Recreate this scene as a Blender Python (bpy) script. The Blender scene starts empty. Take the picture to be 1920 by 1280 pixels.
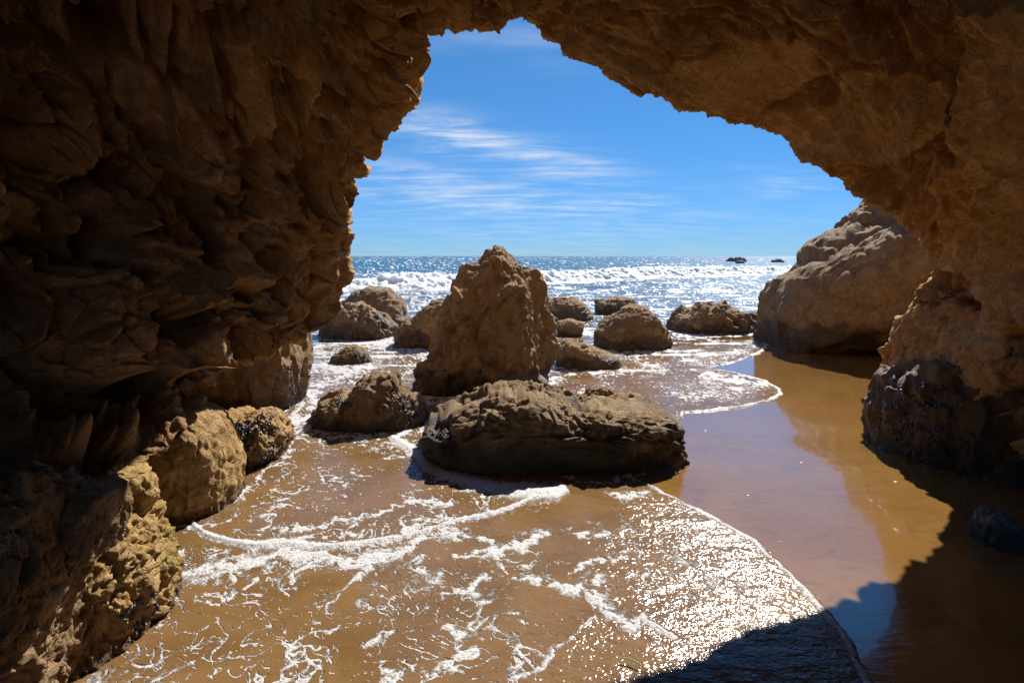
import bpy, math, random
import numpy as np

# ------------------------------------------------------------------ camera, sky, sun, exposure
SC = bpy.context.scene
COL = SC.collection
F = 1920 * 20.0 / 36.0
PITCH = math.atan(160.0 / F)
EYE = 1.7
SUN_AZ, SUN_EL = math.radians(28.0), math.radians(42.5)

cam_data = bpy.data.cameras.new("camera")
cam_data.lens = 20.0
cam_data.sensor_width = 36.0
cam_data.clip_start = 0.05
cam_data.clip_end = 60000.0
cam = bpy.data.objects.new("camera", cam_data)
cam.location = (0, 0, EYE)
cam.rotation_euler = (math.pi / 2 - PITCH, 0, 0)
COL.objects.link(cam)
SC.camera = cam

EXPOSURE = 1.38
SKY_STRENGTH = 0.106
SUN_STRENGTH = 3.1
SC.view_settings.view_transform = 'Standard'
SC.view_settings.look = 'None'
SC.view_settings.gamma = 1.0
SC.view_settings.exposure = EXPOSURE
SC.view_settings.use_curve_mapping = False
SC.render.engine = 'CYCLES'
SC.cycles.max_bounces = 9
SC.cycles.diffuse_bounces = 7
SC.cycles.glossy_bounces = 3
SC.cycles.transmission_bounces = 2
SC.cycles.caustics_reflective = False
SC.cycles.caustics_refractive = False
SC.cycles.sample_clamp_indirect = 6.0
SC.cycles.sample_clamp_direct = 0.0
SC.cycles.use_adaptive_sampling = True
SC.cycles.adaptive_threshold = 0.02
SC.cycles.use_denoising = True
try:
    SC.cycles.denoiser = 'OPENIMAGEDENOISE'
except Exception:
    pass

sun_data = bpy.data.lights.new("sun", 'SUN')
sun_data.energy = SUN_STRENGTH
sun_data.angle = math.radians(0.53)
sun_data.color = (1.0, 0.965, 0.91)
sun = bpy.data.objects.new("sun", sun_data)
COL.objects.link(sun)
S = np.array([math.sin(SUN_AZ) * math.cos(SUN_EL), math.cos(SUN_AZ) * math.cos(SUN_EL), math.sin(SUN_EL)])
from mathutils import Vector
sun.rotation_euler = Vector(S).to_track_quat('Z', 'Y').to_euler()
sun.location = (8, 20, 20)


def img_ray(px, py):
    """direction through photo pixel (1920x1280); forward component along world Y is not normalised"""
    r = (np.asarray(px, float) - 960) / F
    u = -(np.asarray(py, float) - 640) / F
    cp, sp = math.cos(PITCH), math.sin(PITCH)
    return np.stack([r, cp + u * sp, -sp + u * cp], -1)


def at(px, py, Y):
    d = img_ray(px, py)
    d = d / d[..., 1:2]
    return d * np.asarray(Y, float)[..., None] + np.array([0, 0, EYE])


def ground(px, py, z=0.0):
    d = img_ray(px, py)
    t = (z - EYE) / d[..., 2:3]
    return d * t + np.array([0, 0, EYE])


def project(P):
    P = np.asarray(P, float)
    cp, sp = math.cos(PITCH), math.sin(PITCH)
    x = P[..., 0]
    f = P[..., 1] * cp - (P[..., 2] - EYE) * sp
    u = P[..., 1] * sp + (P[..., 2] - EYE) * cp
    f = np.maximum(f, 0.05)
    return 960 + F * x / f, 640 - F * u / f


class N:
    """small node-tree writer"""
    def __init__(self, tree):
        self.t = tree
        self.n = tree.nodes
        self.l = tree.links

    def add(self, kind, **kw):
        nd = self.n.new(kind)
        for k, v in kw.items():
            setattr(nd, k, v)
        return nd

    def put(self, sock, v):
        if isinstance(v, bpy.types.NodeSocket):
            self.l.new(v, sock)
        elif v is not None:
            if sock.type == 'RGBA' and not hasattr(v, '__len__'):
                v = (v, v, v, 1)
            if sock.type == 'RGBA' and len(v) == 3:
                v = (*v, 1)
            sock.default_value = v

    def math(self, op, a, b=None, c=None, clamp=False):
        nd = self.add('ShaderNodeMath', operation=op, use_clamp=clamp)
        self.put(nd.inputs[0], a)
        if b is not None:
            self.put(nd.inputs[1], b)
        if c is not None:
            self.put(nd.inputs[2], c)
        return nd.outputs[0]

    def vmath(self, op, a, b=None):
        nd = self.add('ShaderNodeVectorMath', operation=op)
        self.put(nd.inputs[0], a)
        if b is not None:
            self.put(nd.inputs[1], b)
        return nd.outputs['Value'] if op in ('DOT_PRODUCT', 'LENGTH', 'DISTANCE') else nd.outputs[0]

    def mix(self, f, a, b, mode='MIX'):
        nd = self.add('ShaderNodeMix', data_type='RGBA', blend_type=mode)
        self.put(nd.inputs[0], f)
        self.put(nd.inputs[6], a)
        self.put(nd.inputs[7], b)
        return nd.outputs[2]

    def ramp(self, x, lo, hi, a=0.0, b=1.0, smooth=True):
        nd = self.add('ShaderNodeMapRange', interpolation_type='SMOOTHSTEP' if smooth else 'LINEAR')
        for i, v in enumerate((x, lo, hi, a, b)):
            self.put(nd.inputs[i], v)
        return nd.outputs[0]

    def noise(self, vec, scale, detail=4, rough=0.55, dist=0.0, lac=2.0):
        nd = self.add('ShaderNodeTexNoise')
        self.put(nd.inputs['Vector'], vec)
        nd.inputs['Scale'].default_value = scale
        nd.inputs['Detail'].default_value = detail
        nd.inputs['Roughness'].default_value = rough
        nd.inputs['Distortion'].default_value = dist
        nd.inputs['Lacunarity'].default_value = lac
        return nd.outputs[0]

    def scale_vec(self, vec, s):
        return self.vmath('MULTIPLY', vec, s)

    def attr(self, name):
        return self.add('ShaderNodeAttribute', attribute_name=name).outputs['Fac']


# world: physical sky with thin cirrus
world = bpy.data.worlds.new("World")
SC.world = world
world.use_nodes = True
w = N(world.node_tree)
w.n.clear()
sky = w.add('ShaderNodeTexSky', sky_type='NISHITA')
sky.sun_disc = False
sky.sun_elevation = SUN_EL
sky.sun_rotation = SUN_AZ
sky.altitude = 0
sky.air_density = 0.4
sky.dust_density = 0.0
sky.ozone_density = 8.0
tc = w.add('ShaderNodeTexCoord')
dirv = w.vmath('NORMALIZE', tc.outputs['Generated'])
sep = w.add('ShaderNodeSeparateXYZ')
w.l.new(dirv, sep.inputs[0])
zz = w.math('ADD', w.math('MAXIMUM', sep.outputs[2], 0.0), 0.16)
q = w.add('ShaderNodeCombineXYZ')
w.put(q.inputs[0], w.math('DIVIDE', sep.outputs[0], zz))
w.put(q.inputs[1], w.math('DIVIDE', sep.outputs[1], zz))
rot = w.add('ShaderNodeMapping')
rot.inputs['Rotation'].default_value = (0, 0, math.radians(24))
rot.inputs['Scale'].default_value = (0.55, 2.3, 1.0)
w.l.new(q.outputs[0], rot.inputs[0])
streak = w.noise(rot.outputs[0], 3.2, 9, 0.62, 0.55)
wisp = w.noise(q.outputs[0], 2.6, 6, 0.6, 0.3)
veil = w.noise(rot.outputs[0], 0.9, 4, 0.5, 0.2)


def cloud_patch(px0, py0, px1, py1, width, gain):
    """an elongated bank of cirrus between two directions of the sky"""
    a = img_ray(px0, py0); a /= np.linalg.norm(a)
    b = img_ray(px1, py1); b /= np.linalg.norm(b)
    c = a + b; c /= np.linalg.norm(c)
    e1 = b - a; half = np.linalg.norm(e1) / 2; e1 /= np.linalg.norm(e1)
    e2 = np.cross(c, e1)
    da = w.math('DIVIDE', w.vmath('DOT_PRODUCT', dirv, tuple(e1)), half)
    db = w.math('DIVIDE', w.vmath('DOT_PRODUCT', dirv, tuple(e2)), width / F)
    r2 = w.math('ADD', w.math('MULTIPLY', da, da), w.math('MULTIPLY', db, db))
    fwd = w.math('GREATER_THAN', w.vmath('DOT_PRODUCT', dirv, tuple(c)), 0.0)
    g = w.math('MULTIPLY', w.math('EXPONENT', w.math('MULTIPLY', r2, -1.0)), fwd)
    return w.math('MULTIPLY', g, gain)


cov = None
for args in ((720, 225, 1030, 305, 34, 1.0), (880, 280, 1170, 330, 32, 0.8), (960, 395, 1250, 380, 20, 0.85),
             (640, 335, 1080, 390, 44, 0.8), (1400, 350, 1560, 345, 24, 0.45), (640, 425, 1500, 415, 60, 0.3)):
    g = cloud_patch(*args)
    cov = g if cov is None else w.math('MAXIMUM', cov, g)
gen = w.math('MULTIPLY', w.ramp(veil, 0.52, 0.75), 0.25)
cov = w.math('MAXIMUM', cov, gen)
dens = w.ramp(w.math('ADD', w.math('MULTIPLY', streak, 0.75), w.math('MULTIPLY', wisp, 0.35)), 0.42, 0.78)
cl = w.math('MULTIPLY', w.math('MULTIPLY', cov, w.math('ADD', w.math('MULTIPLY', dens, 0.95), 0.07)), 1.0, clamp=True)
hs = w.add('ShaderNodeHueSaturation')
hs.inputs['Hue'].default_value = 0.488
hs.inputs['Saturation'].default_value = 1.08
hs.inputs['Value'].default_value = 1.0
# soft shoulder so that the bright band over the horizon keeps its blue
sepc = w.add('ShaderNodeSeparateColor')
w.l.new(sky.outputs[0], sepc.inputs[0])
inv = w.math('DIVIDE', 1.0, w.math('ADD', 1.0, w.math('MULTIPLY', sepc.outputs[1], 0.35)))
w.l.new(w.vmath('MULTIPLY', sky.outputs[0], inv), hs.inputs['Color'])
skycol = w.mix(w.math('MULTIPLY', cl, 1.0, clamp=True), hs.outputs[0], (3.0, 3.2, 3.5))
bg = w.add('ShaderNodeBackground')
w.l.new(skycol, bg.inputs[0])
bg.inputs[1].default_value = SKY_STRENGTH
wo = w.add('ShaderNodeOutputWorld')
w.l.new(bg.outputs[0], wo.inputs[0])

# ------------------------------------------------------------------ numpy noise
RNG = np.random.RandomState(7)
PERM = RNG.permutation(256).astype(np.int32)
GRAD = RNG.normal(size=(256, 3)).astype(np.float32)
GRAD /= np.linalg.norm(GRAD, axis=1, keepdims=True)
RND = RNG.rand(256, 8).astype(np.float32)


def hash3(ix, iy, iz):
    return PERM[(PERM[(PERM[ix & 255] + iy) & 255] + iz) & 255]


def perlin(p):
    p = np.asarray(p, np.float32)
    i = np.floor(p).astype(np.int32)
    f = p - i
    u = f * f * f * (f * (f * 6 - 15) + 10)
    out = np.zeros(len(p), np.float32)
    for dx in (0, 1):
        wx = u[:, 0] if dx else 1 - u[:, 0]
        for dy in (0, 1):
            wy = u[:, 1] if dy else 1 - u[:, 1]
            for dz in (0, 1):
                wz = u[:, 2] if dz else 1 - u[:, 2]
                g = GRAD[hash3(i[:, 0] + dx, i[:, 1] + dy, i[:, 2] + dz)]
                out += wx * wy * wz * (g[:, 0] * (f[:, 0] - dx) + g[:, 1] * (f[:, 1] - dy) + g[:, 2] * (f[:, 2] - dz))
    return out * 1.5


def fbm(p, octaves=4, gain=0.5, lac=2.03):
    p = np.asarray(p, np.float32)
    a, out = 1.0, 0
    for _ in range(octaves):
        out = out + a * perlin(p)
        a *= gain
        p = p * lac + 17.3
    return out


def ridged(p, octaves=4, gain=0.5, lac=2.1):
    p = np.asarray(p, np.float32)
    a, out = 1.0, 0
    for _ in range(octaves):
        out = out + a * (1 - 2 * np.abs(perlin(p)))
        a *= gain
        p = p * lac + 9.1
    return out


def vec_noise(p, octaves=2):
    return np.stack([fbm(p, octaves), fbm(p + 31.7, octaves), fbm(p + 71.3, octaves)], -1)


def facets(p, k=22.0, jit=0.9, offs=1.0, tilt=0.6, lean=(0, 0, 0), soft=True):
    """blocky rock: cells, each a tilted plane; returns height and distance to the nearest joint"""
    p = np.asarray(p, np.float32)
    b = np.floor(p - 0.5).astype(np.int32)
    lean = np.asarray(lean, np.float32)
    num = np.zeros(len(p), np.float32)
    den = np.full(len(p), 1e-9, np.float32)
    d1 = np.full(len(p), 9.0, np.float32)
    d2 = np.full(len(p), 9.0, np.float32)
    for dx in (0, 1):
        for dy in (0, 1):
            for dz in (0, 1):
                c = b + np.array([dx, dy, dz], np.int32)
                h = hash3(c[:, 0], c[:, 1], c[:, 2])
                r = RND[h]
                v = p - (c + 0.5 + jit * (r[:, :3] - 0.5))
                d = np.einsum('ij,ij->i', v, v)
                wgt = np.exp(-k * d)
                hh = offs * (r[:, 3] - 0.5) + np.einsum('ij,ij->i', v, (r[:, 4:7] - 0.5) * 2 * tilt + lean)
                num += wgt * hh
                den += wgt
                d = np.sqrt(d)
                lo = np.minimum(d1, d)
                d2 = np.minimum(d2, np.maximum(d1, d))
                d1 = lo
    return num / den, d2 - d1


def sstep(x, a, b):
    t = np.clip((x - a) / (b - a), 0, 1)
    return t * t * (3 - 2 * t)


def poly_sd(P, poly):
    """signed distance of 2-D points to a polygon, positive inside"""
    poly = np.asarray(poly, float)
    d = np.full(len(P), 1e9)
    inside = np.zeros(len(P), bool)
    n = len(poly)
    for i in range(n):
        a, b = poly[i], poly[(i + 1) % n]
        e = b - a
        w_ = P - a
        t = np.clip((w_ @ e) / max(e @ e, 1e-12), 0, 1)
        dv = w_ - t[:, None] * e
        d = np.minimum(d, np.einsum('ij,ij->i', dv, dv))
        c = (a[1] > P[:, 1]) != (b[1] > P[:, 1])
        with np.errstate(divide='ignore', invalid='ignore'):
            xi = (b[0] - a[0]) * (P[:, 1] - a[1]) / (b[1] - a[1] if b[1] != a[1] else 1e-9) + a[0]
        inside ^= c & (P[:, 0] < xi)
    d = np.sqrt(d)
    return np.where(inside, d, -d)


def line_dist(P, pts, widths):
    """distance to a polyline divided by the local width"""
    out = np.full(len(P), 1e9)
    pts = np.asarray(pts, float)
    for i in range(len(pts) - 1):
        a, b = pts[i], pts[i + 1]
        e = b - a
        w_ = P - a
        t = np.clip((w_ @ e) / max(e @ e, 1e-12), 0, 1)
        dv = w_ - t[:, None] * e
        wd = widths[i] + (widths[i + 1] - widths[i]) * t
        out = np.minimum(out, np.sqrt(np.einsum('ij,ij->i', dv, dv)) / wd)
    return out


def normals_of(V, Q):
    a, b, c, d = (V[Q[:, i]] for i in range(4))
    n = np.cross(c - a, d - b)
    out = np.zeros_like(V)
    for i in range(3):
        col = np.zeros(len(V))
        for j in range(4):
            col += np.bincount(Q[:, j], n[:, i], len(V))
        out[:, i] = col
    return out / np.maximum(np.linalg.norm(out, axis=1, keepdims=True), 1e-12)


def grid_quads(nr, nc, wrap=False):
    i = np.arange(nr - 1)[:, None]
    j = np.arange(nc if wrap else nc - 1)[None, :]
    j2 = (j + 1) % nc
    return np.stack([i * nc + j, i * nc + j2, (i + 1) * nc + j2, (i + 1) * nc + j], -1).reshape(-1, 4)


def mesh_obj(name, V, Q, mat, parent=None, attrs=None, loc=(0, 0, 0)):
    V = np.asarray(V, np.float32) - np.asarray(loc, np.float32)
    used = np.zeros(len(V), bool)
    used[Q.ravel()] = True
    if not used.all():
        idx = np.cumsum(used) - 1
        Q = idx[Q]
        V = V[used]
        if attrs:
            attrs = {k: v[used] for k, v in attrs.items()}
    me = bpy.data.meshes.new(name)
    me.vertices.add(len(V))
    me.vertices.foreach_set('co', V.ravel())
    k = Q.shape[1]
    me.loops.add(Q.size)
    me.loops.foreach_set('vertex_index', Q.ravel().astype(np.int32))
    me.polygons.add(len(Q))
    me.polygons.foreach_set('loop_start', (np.arange(len(Q)) * k).astype(np.int32))
    me.polygons.foreach_set('use_smooth', np.ones(len(Q), bool))
    me.update(calc_edges=True)
    for nm, val in (attrs or {}).items():
        a = me.attributes.new(nm, 'FLOAT', 'POINT')
        a.data.foreach_set('value', np.asarray(val, np.float32))
    me.materials.append(mat)
    o = bpy.data.objects.new(name, me)
    o.location = loc
    COL.objects.link(o)
    if parent is not None:
        o.parent = parent
        o.location = np.asarray(loc) - np.asarray(parent.location)
    return o


def tag(o, label=None, cat=None, group=None, kind=None):
    for k, v in (('label', label), ('category', cat), ('group', group), ('kind', kind)):
        if v:
            o[k] = v
    return o


# ------------------------------------------------------------------ materials
def new_mat(name):
    m = bpy.data.materials.new(name)
    m.use_nodes = True
    n = N(m.node_tree)
    n.n.clear()
    out = n.add('ShaderNodeOutputMaterial')
    b = n.add('ShaderNodeBsdfPrincipled')
    n.l.new(b.outputs[0], out.inputs[0])
    return m, n, b


def rock_material(name, light, mid, dark, stain=(0.10, 0.07, 0.04), fine=1.0, algae=None, bump=1.0, crack_scale=1.0, tint=0.0):
    m, n, b = new_mat(name)
    pos = n.add('ShaderNodeNewGeometry').outputs['Position']
    big = n.noise(pos, 1.7, 5, 0.6, 0.4)
    med = n.noise(pos, 7.0, 6, 0.65, 0.3)
    small = n.noise(pos, 38.0, 5, 0.7)
    grain = n.noise(pos, 160.0, 3, 0.7)
    c = n.mix(n.ramp(big, 0.38, 0.62), dark, mid)
    c = n.mix(n.ramp(med, 0.45, 0.68), c, light)
    pit = n.noise(pos, 21.0, 7, 0.72, 0.5)
    c = n.mix(n.math('MULTIPLY', n.ramp(pit, 0.50, 0.66), 0.55), c, stain)
    c = n.mix(n.math('MULTIPLY', n.ramp(small, 0.54, 0.68), 0.55), c, stain)
    c = n.mix(n.math('MULTIPLY', n.ramp(pit, 0.46, 0.34), 0.45), c, light)
    c = n.mix(n.math('MULTIPLY', n.ramp(grain, 0.35, 0.7), 0.35), c, n.mix(0.5, c, light))
    wv_ = n.add('ShaderNodeTexNoise')
    n.put(wv_.inputs['Vector'], pos)
    wv_.inputs['Scale'].default_value = 5.0
    wv_.inputs['Detail'].default_value = 3.0
    cpos = n.vmath('ADD', n.scale_vec(pos, (1.0, 1.0, 0.7)), n.scale_vec(wv_.outputs['Color'], (0.16, 0.16, 0.16)))
    crack = None
    for sc_, wd in ((4.5 / crack_scale, 0.022), (11.0 / crack_scale, 0.03)):
        vor = n.add('ShaderNodeTexVoronoi', feature='DISTANCE_TO_EDGE')
        n.put(vor.inputs['Vector'], cpos)
        vor.inputs['Scale'].default_value = sc_
        cr = n.ramp(vor.outputs['Distance'], 0.0, wd, 1.0, 0.0)
        crack = cr if crack is None else n.math('MAXIMUM', crack, n.math('MULTIPLY', cr, 0.6))
    crack = n.math('MULTIPLY', crack, n.ramp(med, 0.38, 0.58))
    c = n.mix(n.math('MULTIPLY', crack, 0.22), c, stain)
    if algae is not None:
        al = n.attr('algae')
        amask = n.ramp(n.math('ADD', n.math('MULTIPLY', al, 0.8), n.math('MULTIPLY', n.math('SUBTRACT', med, 0.5), 1.2)), 0.35, 0.7)
        c = n.mix(n.math('MULTIPLY', amask, 0.6), c, algae)
    c = n.mix(n.math('MULTIPLY', n.attr('red_shade'), 0.6), c, n.mix(n.ramp(med, 0.4, 0.65), (0.15, 0.066, 0.038), (0.27, 0.135, 0.07)))  # dark reddish mix: rock hue plus painted dimness of the far-left wall
    rnd = n.add('ShaderNodeObjectInfo').outputs['Random']
    c = n.mix(n.math('MULTIPLY', rnd, tint), c, n.mix(0.5, stain, (0.30, 0.25, 0.19)))
    wet = n.attr('wet')
    wmask = n.ramp(n.math('ADD', wet, n.math('MULTIPLY', n.math('SUBTRACT', med, 0.5), 0.8)), 0.25, 0.75)
    c = n.mix(n.math('MULTIPLY', wmask, 0.72), c, n.mix(0.35, (0.030, 0.026, 0.022), stain))
    n.put(b.inputs['Base Color'], c)
    n.put(b.inputs['Roughness'], n.ramp(wmask, 0, 1, 0.88, 0.5, False))
    b.inputs['Specular IOR Level'].default_value = 0.3
    hgt = n.math('ADD', n.math('MULTIPLY', small, 0.6), n.math('MULTIPLY', grain, 0.35))
    hgt = n.math('SUBTRACT', hgt, n.math('MULTIPLY', pit, 1.3))
    hgt = n.math('ADD', hgt, n.math('MULTIPLY', n.noise(pos, 85.0, 4, 0.75), 0.55))
    hgt = n.math('SUBTRACT', hgt, n.math('MULTIPLY', crack, 0.75))
    bp = n.add('ShaderNodeBump')
    bp.inputs['Strength'].default_value = 0.85 * bump
    bp.inputs['Distance'].default_value = 0.026 * fine
    n.put(bp.inputs['Height'], hgt)
    n.put(b.inputs['Normal'], bp.outputs[0])
    return m


MAT_CAVE = rock_material("cave_rock", (0.69, 0.44, 0.19), (0.57, 0.325, 0.12), (0.43, 0.22, 0.08), (0.21, 0.10, 0.042), algae=(0.30, 0.24, 0.055))
MAT_ROCK = rock_material("sandstone_boulder", (0.47, 0.315, 0.165), (0.35, 0.22, 0.102), (0.23, 0.14, 0.068), (0.11, 0.07, 0.04), algae=(0.27, 0.23, 0.06), tint=0.2)
MAT_OCHRE = rock_material("ochre_boulder", (0.60, 0.40, 0.17), (0.48, 0.29, 0.10), (0.33, 0.185, 0.07), (0.16, 0.09, 0.04), algae=(0.27, 0.23, 0.05))
MAT_STONE = rock_material("sky_sheen_stone", (0.26, 0.31, 0.36), (0.17, 0.21, 0.26), (0.10, 0.13, 0.17), (0.06, 0.07, 0.09))  # blue-grey paints the sky's reflection into the wet stone's colour
MAT_FAR = rock_material("reef_rock", (0.42, 0.38, 0.34), (0.34, 0.31, 0.28), (0.26, 0.24, 0.22), (0.2, 0.18, 0.16), fine=4.0, algae=(0.1, 0.1, 0.03))  # lightened grey albedo stands in for haze over the distance

# wet sand
MAT_SAND, n, b = new_mat("wet_sand")
pos = n.add('ShaderNodeNewGeometry').outputs['Position']
g1 = n.noise(pos, 1.1, 5, 0.6, 0.8)
g2 = n.noise(n.scale_vec(pos, (3, 6, 3)), 1.0, 7, 0.68, 1.8)
g3 = n.noise(pos, 420.0, 2, 0.8)
c = n.mix(n.ramp(g1, 0.35, 0.65), (0.29, 0.14, 0.028), (0.345, 0.178, 0.040))
c = n.mix(n.math('MULTIPLY', n.ramp(g2, 0.50, 0.66), 0.5), c, (0.17, 0.09, 0.032))
c = n.mix(n.math('MULTIPLY', n.ramp(g3, 0.45, 0.75), 0.4), c, (0.22, 0.13, 0.06))
wetness = n.attr('film')
fm = n.ramp(n.math('ADD', wetness, n.math('MULTIPLY', n.math('SUBTRACT', g2, 0.5), 0.3)), 0.2, 0.8)
n.put(b.inputs['Base Color'], n.mix(n.math('MULTIPLY', fm, 0.25), c, (0.13, 0.075, 0.04)))
n.put(b.inputs['Roughness'], n.ramp(fm, 0.0, 0.7, 0.7, 0.055, False))
b.inputs['IOR'].default_value = 1.55
n.put(b.inputs['Specular IOR Level'], n.ramp(fm, 0, 1, 0.1, 1.0, False))
n.put(b.inputs['Coat Weight'], fm)
b.inputs['Coat Roughness'].default_value = 0.04
b.inputs['Coat IOR'].default_value = 1.5
rip = n.math('ADD', n.math('MULTIPLY', n.noise(n.scale_vec(pos, (4.0, 11.0, 4.0)), 2.2, 5, 0.6, 0.9), 0.7),
             n.math('MULTIPLY', n.noise(pos, 230.0, 2, 0.7), n.ramp(fm, 0, 1, 0.16, 0.03, False)))
bp = n.add('ShaderNodeBump')
bp.inputs['Strength'].default_value = 0.35
bp.inputs['Distance'].default_value = 0.006
n.put(bp.inputs['Height'], rip)
n.put(b.inputs['Normal'], bp.outputs[0])

# sea and swash water: foam lies on it as real white matter, turbid brown in the shallows, blue-green further out
MAT_SEA, n, b = new_mat("sea_water")
pos = n.add('ShaderNodeNewGeometry').outputs['Position']
deep = n.attr('deep')
foam = n.attr('foam')
s1 = n.noise(n.scale_vec(pos, (1, 1.4, 1)), 2.2, 5, 0.6, 0.6)
s2 = n.noise(pos, 260.0, 2, 0.8)
c = n.mix(n.ramp(s1, 0.35, 0.65), (0.17, 0.092, 0.032), (0.225, 0.125, 0.048))
c = n.mix(n.math('MULTIPLY', n.ramp(s2, 0.4, 0.75), 0.5), c, (0.11, 0.06, 0.025))
c = n.mix(n.ramp(deep, 0.0, 0.35), c, (0.12, 0.13, 0.13))
c = n.mix(n.ramp(deep, 0.45, 1.0), c, (0.006, 0.075, 0.125))
bub = n.noise(pos, 70.0, 5, 0.7)
lac = n.noise(n.scale_vec(pos, (1.0, 0.8, 1.0)), 26.0, 4, 0.6, 0.4)
far_mod = n.ramp(deep, 0.0, 0.3, 1.0, 0.0)
fine_n = n.math('MULTIPLY', n.math('ADD', n.math('MULTIPLY', n.math('SUBTRACT', bub, 0.5), 0.55), n.math('MULTIPLY', n.math('SUBTRACT', lac, 0.5), 1.1)), far_mod)
fmask = n.ramp(n.math('ADD', foam, fine_n), 0.36, 0.80)
c = n.mix(fmask, c, n.mix(n.ramp(bub, 0.42, 0.6), (0.50, 0.47, 0.44), (0.72, 0.71, 0.70)))
n.put(b.inputs['Base Color'], c)
n.put(b.inputs['Roughness'], n.ramp(fmask, 0, 1, n.math('ADD', n.ramp(deep, 0.0, 1.0, 0.06, 0.28), n.math('MULTIPLY', n.attr('ripple'), 0.075)), 0.5, False))
b.inputs['IOR'].default_value = 1.36
n.put(b.inputs['Specular IOR Level'], n.ramp(deep, 0.4, 1.0, 0.6, 0.22))
w1 = n.noise(n.scale_vec(pos, (46, 60, 46)), 1.0, 1, 0.5, 0.5)
w2 = n.noise(n.scale_vec(pos, (75, 95, 75)), 1.0, 1, 0.5, 0.3)
w3 = n.noise(n.scale_vec(pos, (2.2, 5.5, 3)), 1.0, 5, 0.6, 0.5)
w4 = n.noise(n.scale_vec(pos, (0.35, 1.1, 3)), 1.0, 5, 0.65, 0.5)
rough_w = n.attr('ripple')
w0 = n.noise(n.scale_vec(pos, (11, 17, 11)), 1.0, 2, 0.5, 0.4)
near = n.math('MULTIPLY', n.math('ADD', n.math('ADD', n.math('MULTIPLY', w1, 0.0036), n.math('MULTIPLY', w2, 0.0020)), n.math('MULTIPLY', w0, 0.011)), rough_w)
far = n.math('ADD', n.math('MULTIPLY', w3, n.math('MULTIPLY', n.ramp(deep, 0.1, 0.4, 0.0, 0.028), n.ramp(deep, 0.55, 0.95, 1.0, 0.12))), n.math('MULTIPLY', w4, n.ramp(deep, 0.35, 0.9, 0.0, 0.06)))
fb = n.math('MULTIPLY', n.math('MULTIPLY', n.math('ADD', bub, lac), fmask), 0.010)
bp = n.add('ShaderNodeBump')
bp.inputs['Strength'].default_value = 1.0
bp.inputs['Distance'].default_value = 1.0
n.put(bp.inputs['Height'], n.math('ADD', n.math('ADD', near, far), fb))
n.put(b.inputs['Normal'], bp.outputs[0])

MAT_WAVE, n, b = new_mat("breaking_water")
pos = n.add('ShaderNodeNewGeometry').outputs['Position']
foam = n.attr('foam')
v1 = n.noise(pos, 3.0, 6, 0.7, 0.3)
fm = n.ramp(n.math('ADD', foam, n.math('MULTIPLY', n.math('SUBTRACT', v1, 0.5), 0.9)), 0.35, 0.6)
n.put(b.inputs['Base Color'], n.mix(fm, (0.05, 0.10, 0.11), n.mix(n.ramp(v1, 0.35, 0.6), (0.70, 0.68, 0.63), (0.85, 0.84, 0.82))))
n.put(b.inputs['Roughness'], n.ramp(fm, 0, 1, 0.15, 0.6, False))
bp = n.add('ShaderNodeBump')
bp.inputs['Strength'].default_value = 0.9
bp.inputs['Distance'].default_value = 0.10
n.put(bp.inputs['Height'], n.noise(pos, 6.0, 5, 0.7))
n.put(b.inputs['Normal'], bp.outputs[0])
b.inputs['Subsurface Weight'].default_value = 0.85
b.inputs['Subsurface Radius'].default_value = (1.0, 1.0, 1.0)
b.inputs['Subsurface Scale'].default_value = 0.5
tr = n.add('ShaderNodeBsdfTranslucent')
tr.inputs[0].default_value = (0.85, 0.86, 0.84, 1)
mx = n.add('ShaderNodeMixShader')
n.put(mx.inputs[0], n.math('MULTIPLY', fm, 0.0))
n.l.new(b.outputs[0], mx.inputs[1])
n.l.new(tr.outputs[0], mx.inputs[2])
n.l.new(mx.outputs[0], [x for x in n.n if x.type == 'OUTPUT_MATERIAL'][0].inputs[0])

MAT_MUSSEL, n, b = new_mat("mussel_shell")
pos = n.add('ShaderNodeNewGeometry').outputs['Position']
v1 = n.noise(pos, 45.0, 3, 0.6)
n.put(b.inputs['Base Color'], n.mix(n.ramp(v1, 0.4, 0.65), (0.012, 0.014, 0.022), (0.06, 0.065, 0.09)))
b.inputs['Roughness'].default_value = 0.28

MAT_WEED, n, b = new_mat("seaweed_green")
n.put(b.inputs['Base Color'], (0.16, 0.21, 0.03, 1))
b.inputs['Roughness'].default_value = 0.35

# ------------------------------------------------------------------ ground: sand
def sand_z(x, y):
    p = np.stack([x * 0.45, y * 0.6, np.zeros_like(x)], -1)
    z = 0.012 * fbm(p, 2)
    return z - 0.035 * np.maximum(y - 13.0, 0)


ys = np.concatenate([-np.geomspace(80, 6, 20), np.linspace(-5.8, 1.2, 40), np.geomspace(1.3, 16, 200), np.geomspace(16.5, 260, 50)])
xs = np.concatenate([-np.geomspace(220, 7, 30), np.linspace(-6.8, 6.8, 200), np.geomspace(7, 220, 30)])
X, Y = np.meshgrid(xs, ys)
X, Y = X.ravel(), Y.ravel()
Z = sand_z(X, Y)

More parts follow.
